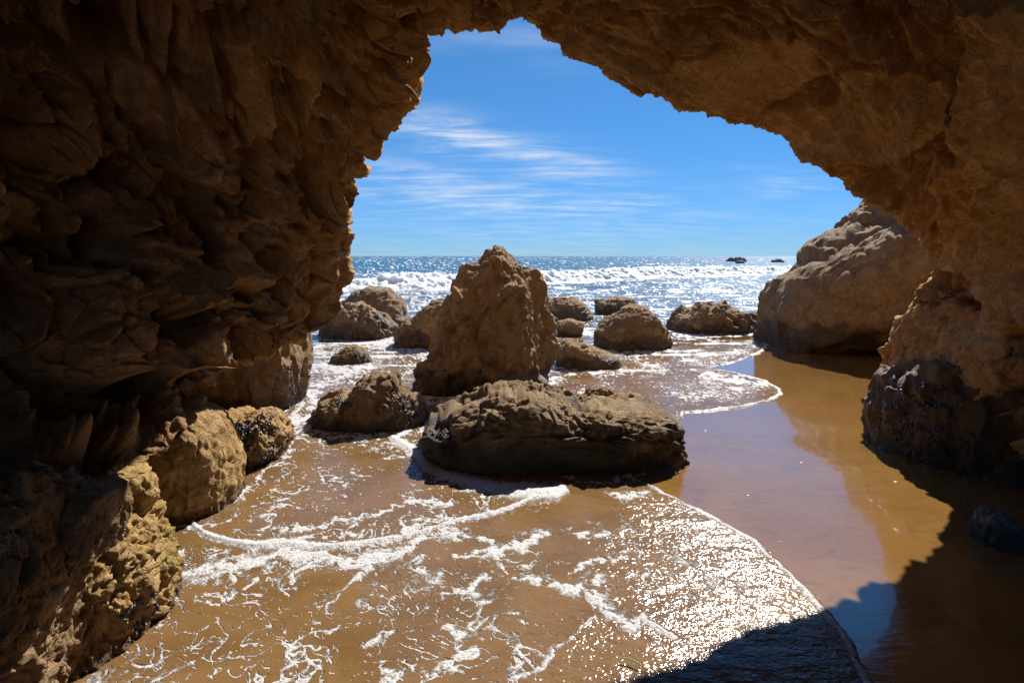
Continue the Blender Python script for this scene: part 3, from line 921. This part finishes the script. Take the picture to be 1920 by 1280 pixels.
cave = bpy.data.objects.new("sea_cave", None)
cave.location = (0, 0, 0)
COL.objects.link(cave)
tag(cave, "dark brown rock cave whose arch frames the sky and the sea", "cave")
cuts = [0, int(np.argmin(np.abs(angs - math.radians(112)))), int(np.argmin(np.abs(angs - math.radians(28)))), NT - 1]
for (nm, lab), c0, c1 in zip((("cave_wall", "craggy dark wall of hanging flakes"), ("cave_roof", "sloping roof of layered rock sheets"), ("cave_wall", "knobbly brown wall with an overhanging belly")),
                             cuts[:-1], cuts[1:]):
    r = Q.reshape(NT - 1, NR - 1, 4)[c0:c1].reshape(-1, 4)
    o = mesh_obj(nm, Vd, r, MAT_CAVE, cave, attrs={'wet': wet, 'algae': algae, 'red_shade': red_shade})
    o['label'] = lab

# ------------------------------------------------------------------ boulders
def cube_sphere(nn):
    g = np.tan(np.linspace(-1, 1, nn) * math.pi / 4)
    A, Bm = np.meshgrid(g, g)
    one = np.ones_like(A)
    faces, quads, off = [], [], 0
    for f in ((one, A, Bm), (-one, Bm, A), (Bm, one, A), (A, -one, Bm), (A, Bm, one), (Bm, A, -one)):
        faces.append(np.stack(f, -1).reshape(-1, 3))
        quads.append(grid_quads(nn, nn) + off)
        off += nn * nn
    Pv = np.concatenate(faces)
    Qv = np.concatenate(quads)
    key = np.round(Pv * 1e5).astype(np.int64)
    _, first, inv = np.unique(key, axis=0, return_index=True, return_inverse=True)
    Pv = Pv[first]
    Qv = inv.ravel()[Qv]
    Pv /= np.linalg.norm(Pv, axis=1, keepdims=True)
    return Pv, Qv


CS = {}


def boulder(name, outline, Yf, depth, label, style='lump', nn=50, amp=1.0, flat=0.75, round_=0.8, wet_h=0.2, mat=None, cat="rock", shear=0.0,
            algae=0.0, group=None, seed=0.0, tilt=0.0, shrink=0.96, zoff=0.0, ridge=None):
    """outline: silhouette in photo pixels; Yf: distance of its front foot; depth: half thickness"""
    if nn not in CS:
        CS[nn] = cube_sphere(nn)
    U, Qv = CS[nn]
    pts = np.array(outline, float)
    Yc = Yf + depth * 0.85
    W = at(pts[:, 0], pts[:, 1], np.full(len(pts), Yc))
    low = W[:, 2] < 0.08
    W[low, 2] = -0.18 * max(1.0, Yc / 8) - zoff
    xz = W[:, [0, 2]]
    c = np.array([0.5 * (xz[:, 0].min() + xz[:, 0].max()), 0.45 * (xz[:, 1].min() + xz[:, 1].max())])
    rel = xz - c
    phi = np.arctan2(rel[:, 1], rel[:, 0])
    # radius as a function of angle by ray casting against the outline
    nphi = 720
    ph = np.linspace(-math.pi, math.pi, nphi, endpoint=False)
    R = np.zeros(nphi)
    for i in range(len(rel)):
        a, b_ = rel[i], rel[(i + 1) % len(rel)]
        e = b_ - a
        dx, dy = np.cos(ph), np.sin(ph)
        den = dx * e[1] - dy * e[0]
        den = np.where(np.abs(den) < 1e-9, 1e-9, den)
        tt = (a[0] * e[1] - a[1] * e[0]) / den
        ss = (a[0] * dy - a[1] * dx) / den
        ok = (ss >= -1e-6) & (ss <= 1 + 1e-6) & (tt > 0)
        R = np.where(ok, np.maximum(R, tt), R)
    kern = np.ones(5) / 5
    R = np.convolve(np.pad(R, 2, mode='wrap'), kern, 'valid') * shrink
    up = np.arctan2(U[:, 2], U[:, 0])
    rad = np.hypot(U[:, 0], U[:, 2])
    Rr = np.interp(up, np.append(ph, math.pi), np.append(R, R[0]))
    rr = np.sin(np.arcsin(np.clip(rad, 0, 1))) ** round_
    dy = np.sign(U[:, 1]) * np.abs(U[:, 1]) ** flat * depth
    x = c[0] + Rr * rr * np.cos(up)
    z = c[1] + Rr * rr * np.sin(up)
    y = Yc + dy + shear * (z - c[1]) + tilt * (x - c[0])
    if ridge:
        off, slope = ridge
        y = y + slope * np.maximum(0, x - c[0] - off) * np.clip(1 - (y - Yc) / depth, 0, 1)
    Vb = np.stack([x, y, z], -1)
    Nb = normals_of(Vb, Qv)
    if np.mean(np.einsum('ij,ij->i', Nb, Vb - Vb.mean(0))) < 0:
        Nb = -Nb
        Qv = Qv[:, ::-1]
    size = 0.5 * (xz[:, 0].max() - xz[:, 0].min())
    Ps = Vb / size + seed * 3.7
    pw = Ps + 0.16 * vec_noise(Ps * 1.6, 2)
    if style == 'lump':
        a1, k1 = facets(pw * 1.7, k=16, offs=0.7, tilt=0.5)
        a2, k2 = facets(pw * 4.4 + 3, k=16, offs=0.8, tilt=0.6)
        a3, k3 = facets(pw * 11 + 3, k=14, offs=0.8, tilt=0.6)
        hb = 0.17 * a1 + 0.105 * a2 + 0.05 * a3 + 0.03 * ridged(Ps * 7, 3) - 0.04 * np.exp(-(k2 / 0.08) ** 2)
    elif style == 'stack':      # steep rock with vertical furrows and angular planes
        pw = Ps + 0.07 * vec_noise(Ps * 1.6, 2)
        ps = pw * np.array([1, 1, 0.6])
        a1, k1 = facets(ps * 1.7, k=80, offs=0.6, tilt=0.9)
        a2, k2 = facets(ps * 4.6 + 3, k=45, offs=0.7, tilt=0.8)
        a3, k3 = facets(pw * 10 + 3, k=30, offs=0.8, tilt=0.8)
        fur = ridged(pw * np.array([5.0, 5.0, 1.8]), 3, 0.55)
        hb = 0.25 * a1 + 0.11 * a2 + 0.035 * a3 + 0.035 * fur - 0.03 * np.exp(-(k2 / 0.06) ** 2)
    elif style == 'smooth':
        a1, k1 = facets(pw * 1.6, k=9, offs=0.6, tilt=0.4)
        a2, k2 = facets(pw * 4.0 + 3, k=9, offs=0.6, tilt=0.4)
        a3, k3 = facets(pw * 10.0 + 3, k=14, offs=0.7, tilt=0.6)
        hb = 0.15 * a1 + 0.075 * a2 + 0.025 * a3 + 0.04 * ridged(pw * np.array([3.5, 3.5, 6.0]), 4, 0.6)
    elif style == 'crag':        # large rounded mass broken by joints and small ledges
        pw = Ps + 0.08 * vec_noise(Ps * 1.6, 2)
        a1, k1 = facets(pw * 1.6, k=14, offs=0.6, tilt=0.5)
        a2, k2 = facets(pw * np.array([4, 4, 5.0]) + 3, k=40, offs=0.6, tilt=0.6)
        a3, k3 = facets(pw * np.array([10, 10, 13.0]) + 3, k=36, offs=0.7, tilt=0.7)
        a4, k4 = facets(pw * np.array([24, 24, 30.0]) + 3, k=30, offs=0.7, tilt=0.7)
        hb = 0.17 * a1 + 0.085 * a2 + 0.040 * a3 + 0.014 * a4 - 0.03 * np.exp(-(k2 / 0.05) ** 2) + 0.02 * ridged(pw * 5, 3)
    else:                        # slab: flat bedded top, broken sides
        ps = pw * np.array([1, 1, 2.2])
        a1, k1 = facets(ps * 2.2, k=22, offs=0.6, tilt=0.45)
        a2, k2 = facets(ps * 5.5 + 3, k=18, offs=0.7, tilt=0.6)
        a3, k3 = facets(pw * 14 + 3, k=14, offs=0.8, tilt=0.6)
        hb = 0.085 * a1 + 0.062 * a2 + 0.032 * a3 - 0.025 * np.exp(-(k2 / 0.06) ** 2) + 0.018 * ridged(pw * np.array([6, 6, 13.0]), 4, 0.6)
    hb = hb * amp * size + 0.006 * fbm(Vb * 26, 3, 0.65)
    Vn = Vb + Nb * hb[:, None]
    nz = fbm(Vb * 3.0, 3)
    wetv = sstep(-(Vn[:, 2] + wet_h * 0.6 * nz), -wet_h * 1.5, -wet_h * 0.3)
    alg = np.clip(algae * (0.6 + 0.8 * fbm(Vb * 2.2 + 4, 2)), 0, 1)
    base = (float(c[0]), float(Yc), 0.0)
    o = mesh_obj(name, Vn, Qv, mat or MAT_ROCK, loc=base, attrs={'wet': wetv, 'algae': alg})
    tag(o, label, cat, group)
    return o, Vn, Nb


def gy(px_, py_):
    return float(ground(np.array(px_), np.array(py_))[1])


B = {}
B['stack'] = boulder("sea_stack", [(780, 745), (790, 690), (806, 668), (822, 600), (833, 565), (852, 555), (868, 530), (874, 503), (900, 490), (912, 470), (928, 455), (944, 458), (958, 476), (980, 503), (1004, 514),
    (1014, 534), (1018, 558), (1036, 584), (1050, 620), (1052, 670), (1040, 708), (1012, 720), (1000, 790), (790, 790)],
    gy(900, 742), 0.62, "tall pointed brown rock standing behind the flat block", 'stack', 90, 0.85, 0.8, 0.85, 0.30, shear=0.16, ridge=(0.26, 1.1))
B['block'] = boulder("boulder", [(797, 800), (802, 792), (832, 774), (880, 758), (925, 741), (980, 737), (1040, 747), (1090, 764), (1150, 760), (1215, 766), (1250, 776), (1266, 794), (1264, 830), (1250, 900), (1180, 990), (900, 990), (812, 900)],
    gy(1040, 878), 0.64, "broad flat-topped block of rock lying in the middle of the swash", 'slab', 88, 1.0, 0.36, 0.42, 0.30, seed=1, algae=0.5)
B['mid'] = boulder("boulder", [(584, 790), (588, 768), (620, 750), (662, 738), (680, 712), (706, 701), (738, 706), (757, 728), (782, 742), (797, 765), (792, 790), (780, 860), (600, 860)],
    gy(690, 808), 0.38, "low rock with a knob and mussels, left of the flat block", 'stack', 54, 0.8, 0.7, 0.7, 0.14, seed=2, algae=0.2)
B['foot'] = boulder("rock_slab", [(1040, 692), (1042, 648), (1060, 636), (1095, 645), (1150, 667), (1186, 682), (1184, 696), (1170, 730), (1040, 730)],
    gy(1110, 692), 0.42, "low sloping slab at the right foot of the tall pointed rock", 'stack', 44, 0.55, 0.8, 0.8, 0.18, seed=3)
B['lback'] = boulder("boulder", [(640, 610), (648, 560), (670, 546), (694, 538), (730, 543), (752, 562), (762, 592), (770, 600), (768, 640), (640, 640)],
    gy(700, 618), 0.7, "rounded brown rock farther out beyond the left pillar, hindmost of three", 'smooth', 44, 0.9, 0.8, 0.8, 0.42, seed=4)
B['lfront'] = boulder("boulder", [(596, 632), (606, 596), (640, 574), (668, 570), (690, 576), (720, 590), (744, 612), (742, 634), (740, 670), (600, 670)],
    gy(680, 636), 0.6, "sharp-ridged rock in the foam just right of the left cave wall", 'stack', 52, 0.8, 0.8, 0.8, 0.42, seed=5)
B['lstack'] = boulder("boulder", [(737, 650), (742, 625), (770, 600), (800, 580), (815, 562), (835, 560), (850, 580), (850, 655), (845, 700), (740, 700)],
    gy(790, 655), 0.5, "slanting rock half hidden behind the tall pointed rock's left side", 'stack', 48, 0.8, 0.8, 0.8, 0.42, seed=6)
B['weedy'] = boulder("boulder", [(612, 684), (625, 666), (650, 652), (668, 649), (690, 660), (708, 672), (706, 690), (700, 720), (616, 720)],
    gy(660, 684), 0.28, "small low rock with yellow-green weed awash in foam", 'lump', 34, 0.9, 0.8, 0.8, 0.2, seed=7, algae=0.8)
B['rb1'] = boulder("boulder", [(1015, 600), (1022, 566), (1040, 558), (1080, 559), (1100, 572), (1112, 592), (1108, 604), (1105, 630), (1015, 630)],
    gy(1065, 605), 0.7, "brown rounded rock just behind the right shoulder of the tall rock", 'smooth', 40, 0.9, 0.8, 0.8, 0.3, seed=8)
B['rb2'] = boulder("rock_slab", [(1040, 628), (1044, 602), (1070, 597), (1095, 604), (1094, 618), (1080, 632), (1078, 660), (1040, 660)],
    gy(1065, 632), 0.35, "small flat ledge rock between the tall rock and the round one", 'slab', 34, 1.0, 0.7, 0.8, 0.15, seed=9)
B['rb3'] = boulder("boulder", [(1115, 590), (1117, 564), (1140, 562), (1160, 556), (1185, 558), (1190, 575), (1186, 590), (1180, 625), (1120, 625)],
    gy(1150, 592), 0.6, "small notched grey-brown rock behind the dome-shaped one", 'lump', 36, 0.9, 0.8, 0.8, 0.3, seed=10)
B['dome'] = boulder("boulder", [(1116, 650), (1118, 622), (1124, 606), (1150, 588), (1180, 575), (1205, 576), (1230, 590), (1248, 612), (1257, 640), (1258, 656), (1252, 690), (1120, 690)],
    gy(1185, 656), 0.6, "dome-shaped brown rock at the water's edge", 'crag', 56, 0.8, 0.8, 0.8, 0.25, seed=11)
B['low'] = boulder("boulder", [(1254, 618), (1256, 600), (1285, 584), (1310, 574), (1345, 573), (1380, 580), (1400, 598), (1415, 612), (1412, 624), (1405, 660), (1260, 660)],
    gy(1335, 626), 0.7, "wide low rock between the dome-shaped rock and the right stack", 'stack', 50, 0.8, 0.8, 0.8, 0.2, seed=12)
B['tiny'] = boulder("boulder", [(1406, 597), (1408, 586), (1422, 582), (1436, 590), (1436, 600), (1430, 625), (1408, 625)],
    gy(1420, 600), 0.3, "tiny rock tucked against the seaward foot of the right stack", 'lump', 24, 0.9, 0.8, 0.8, 0.2, seed=13)
B['right'] = boulder("sea_stack", [(1466, 660), (1465, 615), (1472, 568), (1490, 536), (1515, 512), (1550, 484), (1578, 456), (1612, 432), (1660, 405), (1700, 345), (1730, 240), (1800, 190), (1900, 220), (1980, 370), (2000, 560), (1990, 680), (1960, 760), (1440, 760)],
    gy(1600, 684), 1.7, "huge smooth brown rock mass outside the cave on the right", 'crag', 84, 0.55, 0.65, 0.7, 0.5, seed=14, tilt=-0.22, shear=-0.14)

# rocks under and beside the left cave wall
B['under'] = boulder("boulder", [(300, 760), (310, 700), (360, 640), (440, 600), (530, 590), (572, 625), (580, 670), (570, 720), (552, 764), (520, 830), (300, 830)],
    gy(470, 782), 0.62, "large shaded rock tucked under the left cave wall", 'stack', 58, 0.6, 0.7, 0.75, 0.3, seed=15)
B['sunlit'] = boulder("boulder", [(190, 960), (200, 870), (250, 800), (320, 760), (360, 757), (392, 772), (420, 800), (438, 850), (444, 910), (440, 965), (420, 1060), (200, 1060)],
    gy(340, 985), 0.42, "sunlit ochre rock below the left cave wall", 'stack', 68, 0.55, 0.7, 0.75, 0.08, seed=16, mat=MAT_OCHRE)
B['musselrock'] = boulder("boulder", [(400, 900), (405, 810), (420, 770), (436, 765), (450, 784), (485, 768), (510, 775), (540, 810), (536, 835), (500, 868), (450, 930), (430, 980), (400, 980)],
    gy(470, 880), 0.40, "dark crusty rock crowded with mussels behind the sunlit ochre one", 'lump', 54, 0.9, 0.75, 0.75, 0.2, seed=17, mat=MAT_OCHRE)
B['algae'] = boulder("boulder", [(60, 1280), (70, 1120), (120, 1040), (170, 960), (205, 885), (222, 900), (232, 960), (262, 1010), (285, 1080), (300, 1150), (318, 1200), (310, 1250), (290, 1400), (60, 1400)],
    gy(240, 1262), 0.36, "sunlit knobbly rock with yellow-green algae in the bottom left corner", 'lump', 78, 1.0, 0.75, 0.75, 0.06, seed=18, algae=0.95, mat=MAT_OCHRE)
B['shade'] = boulder("boulder", [(-200, 1200), (-180, 980), (-60, 890), (60, 870), (108, 930), (122, 1010), (126, 1090), (95, 1180), (80, 1300), (60, 1500), (-200, 1500)],
    1.66, 0.30, "big shaded grey-brown rock cut off by the left picture edge", 'lump', 66, 0.8, 0.7, 0.7, 0.02, seed=19)
B['chock'] = boulder("boulder", [(120, 1030), (112, 960), (130, 905), (180, 900), (212, 915), (218, 950), (205, 1000), (190, 1040), (160, 1052)],
    1.95, 0.16, "squared stone wedged between the shaded rock and the algae rock", 'stack', 44, 0.8, 0.55, 0.6, 0.0, seed=20)

# rocks at the foot of the right wall
B['ledge'] = boulder("boulder", [(1722, 806), (1732, 775), (1752, 738), (1785, 708), (1840, 680), (1960, 650), (2100, 700), (2150, 900), (2120, 1100), (1900, 1080), (1820, 990), (1765, 930), (1732, 870)],
    gy(1780, 935), 0.72, "dark mussel-covered ledge at the foot of the right wall", 'stack', 84, 0.6, 0.7, 0.7, 0.8, seed=21, tilt=-0.55)  # tall wet band also paints the overhang's shade onto the ledge
B['blue'] = boulder("boulder", [(1828, 1018), (1834, 990), (1846, 962), (1868, 956), (1894, 968), (1904, 1000), (1896, 1040), (1834, 1045)],
    gy(1850, 1030), 0.14, "small wet stone with painted blue sky sheen at the foot of the right wall", 'stack', 36, 0.9, 0.7, 0.7, 0.12, seed=22, mat=MAT_STONE)
B['pebble'] = boulder("pebble", [(1000, 926), (1012, 914), (1040, 908), (1066, 914), (1078, 928), (1070, 950), (1010, 950)],
    gy(1040, 930), 0.07, "small brown stone in the foam in front of the flat block", 'lump', 22, 0.9, 0.8, 0.8, 0.05, seed=23)
B['knob'] = boulder("pebble", [(1095, 742), (1100, 728), (1125, 722), (1150, 730), (1156, 745), (1150, 760), (1098, 760)],
    5.35, 0.12, "knob of rock on the flat block's back edge", 'lump', 26, 0.9, 0.8, 0.8, 0.05, seed=24)
for nm_, ol, lab, sd_ in (("f1", [(1357, 489), (1362, 482), (1380, 479), (1398, 481), (1405, 487), (1404, 500), (1358, 500)], "largest of the three dark reef rocks near the horizon", 25),
                          ("f2", [(1376, 494), (1380, 487), (1392, 486), (1399, 492), (1398, 505), (1377, 505)], "smallest dark reef rock in front of the largest one offshore", 26),
                          ("f3", [(1440, 492), (1448, 485), (1462, 483), (1475, 489), (1475, 500), (1440, 500)], "dark reef rock offshore nearest the right stack", 27)):
    Yr = {'f1': 175.0, 'f2': 130.0, 'f3': 150.0}[nm_]
    B[nm_] = boulder("reef_rock", ol, Yr, 1.2, lab, 'lump', 22, 0.9, 0.8, 0.8, 0.02, shrink=0.82, mat=MAT_FAR, seed=sd_, group="reef rocks offshore")

# ------------------------------------------------------------------ mussels on the wet rocks
def mussel_mesh():
    nu, nv = 8, 6
    Vv = []
    for i in range(nu):
        s = i / (nu - 1)
        r = (math.sin(math.pi * s ** 0.75) ** 0.7) if 0 < s < 1 else 0.02
        for j in range(nv):
            a = 2 * math.pi * j / nv
            Vv.append((s - 0.5, 0.26 * r * math.cos(a), 0.20 * r * math.sin(a)))
    return np.array(Vv), grid_quads(nu, nv, wrap=True)


MV, MQ = mussel_mesh()


def mussels(rock_key, px_poly, count, size, seed):
    o, Vn, Nb = B[rock_key]
    rs = np.random.RandomState(seed)
    mx, my = project(Vn)
    inp = poly_sd(np.stack([mx, my], -1), np.array(px_poly, float)) > 0
    view = np.array([0, 0, EYE]) - Vn
    facing = np.einsum('ij,ij->i', Nb, view) > 0
    clus = fbm(Vn * 9 + seed, 2) > -0.12
    idx = np.where(inp & facing & clus & (Vn[:, 2] > 0.0))[0]
    if len(idx) == 0:
        return
    pick = rs.choice(idx, min(count, len(idx)), replace=False)
    VV, QQ = [], []
    for k, i in enumerate(pick):
        nrm = Nb[i]
        ax = np.cross(nrm, rs.normal(size=3)); ax /= np.linalg.norm(ax)
        ax = ax * 0.75 + nrm * rs.uniform(-0.2, 0.75); ax /= np.linalg.norm(ax)
        a2 = np.cross(nrm, ax); a2 /= np.linalg.norm(a2) + 1e-9
        a3 = np.cross(ax, a2)
        s = size * rs.uniform(0.55, 1.25)
        VV.append((MV @ np.stack([ax, a2, a3])) * s + Vn[i] + nrm * size * 0.18)
        QQ.append(MQ + k * len(MV))
    m = mesh_obj("mussel_cluster", np.concatenate(VV), np.concatenate(QQ), MAT_MUSSEL, parent=o, loc=tuple(o.location))
    m['label'] = "cluster of small blue-black mussels"
    m['kind'] = "stuff"


mussels('ledge', [(1640, 790), (1700, 720), (1790, 720), (1800, 800), (1920, 830), (1920, 1010), (1800, 950), (1680, 890)], 420, 0.040, 1)
mussels('musselrock', [(430, 800), (500, 770), (545, 810), (530, 850), (470, 900), (440, 860)], 330, 0.030, 2)
mussels('mid', [(580, 770), (640, 745), (660, 760), (600, 810), (585, 810)], 160, 0.030, 3)
mussels('mid', [(735, 730), (800, 750), (800, 800), (730, 800)], 170, 0.030, 4)
mussels('block', [(795, 790), (840, 780), (860, 840), (840, 880), (800, 850)], 110, 0.030, 5)
mussels('stack', [(770, 700), (830, 690), (900, 740), (780, 750)], 120, 0.035, 6)
mussels('algae', [(215, 1120), (290, 1110), (300, 1180), (240, 1210)], 34, 0.030, 7)
mussels('under', [(520, 690), (580, 690), (580, 780), (500, 780)], 150, 0.035, 8)

# ------------------------------------------------------------------ a strand of weed in the shallows
pts = [(1160, 1236), (1178, 1238), (1196, 1246), (1208, 1256)]
g = ground(np.array([p_[0] for p_ in pts]), np.array([p_[1] for p_ in pts]), 0.02)
tt = np.linspace(0, 1, 20)
cx = np.stack([np.interp(tt, np.linspace(0, 1, 4), g[:, i]) for i in range(3)], -1)
Vs = []
for i, c_ in enumerate(cx):
    wd = 0.0045 * math.sin(math.pi * (0.06 + 0.9 * i / 19)) + 0.0006
    for a in range(6):
        an = a * math.pi / 3
        Vs.append(c_ + np.array([0, wd * math.cos(an), 0.4 * wd * math.sin(an) + 0.012]))
weed = mesh_obj("seaweed_strand", np.array(Vs), grid_quads(20, 6, wrap=True), MAT_WEED)
tag(weed, "thin green strand of seaweed floating in the shallow water", "seaweed")

MAT_SHELL, n, b = new_mat("shell_white")
pos = n.add('ShaderNodeNewGeometry').outputs['Position']
n.put(b.inputs['Base Color'], n.mix(n.noise(pos, 200.0, 2), (0.75, 0.70, 0.62), (0.55, 0.45, 0.36)))
b.inputs['Roughness'].default_value = 0.4
rs = np.random.RandomState(3)
for k, (px_, py_, sz, lab) in enumerate([(1322, 806, 0.018, "pale shell bit on wet sand just right of the flat block's end"), (1246, 852, 0.020, "pale shell in the shadow under the flat block's right end"),
        (1500, 868, 0.015, "pale shell bit where the lilac sheen meets the golden sand"), (1678, 905, 0.016, "pale shell bit on golden sand beside the mussel-covered ledge"),
        (1404, 930, 0.013, "pale shell bit in the middle of the glossy wet sand")]):
    c_ = ground(np.array(px_), np.array(py_))
    nu, nv = 5, 9
    rr_ = np.linspace(0.02, 1, nu)[:, None]
    an = np.linspace(-1.25, 1.25, nv)[None]
    fl = 1 + 0.08 * np.cos(an * 14)
    top = np.stack([rr_ * np.sin(an) * fl, rr_ * np.cos(an) * fl, 0.34 * np.sin(rr_ * 2.6) * np.cos(an * 0.9)], -1).reshape(-1, 3)
    bot = top * np.array([1, 1, 0.8]) - np.array([0, 0, 0.06])
    Vs = np.concatenate([top, bot]) * sz
    a_ = rs.uniform(0, 6.28)
    Vs = Vs @ np.array([[math.cos(a_), -math.sin(a_), 0], [math.sin(a_), math.cos(a_), 0], [0, 0, 1]])
    Qs = np.concatenate([grid_quads(nu, nv), grid_quads(nu, nv)[:, ::-1] + nu * nv])
    zz_ = float(sand_z(np.array([c_[0]]), np.array([c_[1]]))[0])
    base = np.array([c_[0], c_[1], zz_ + 0.001])
    o = mesh_obj("shell_fragment", Vs + base, Qs, MAT_SHELL, loc=tuple(base))
    tag(o, lab, "shell", "shell fragments on the wet sand")
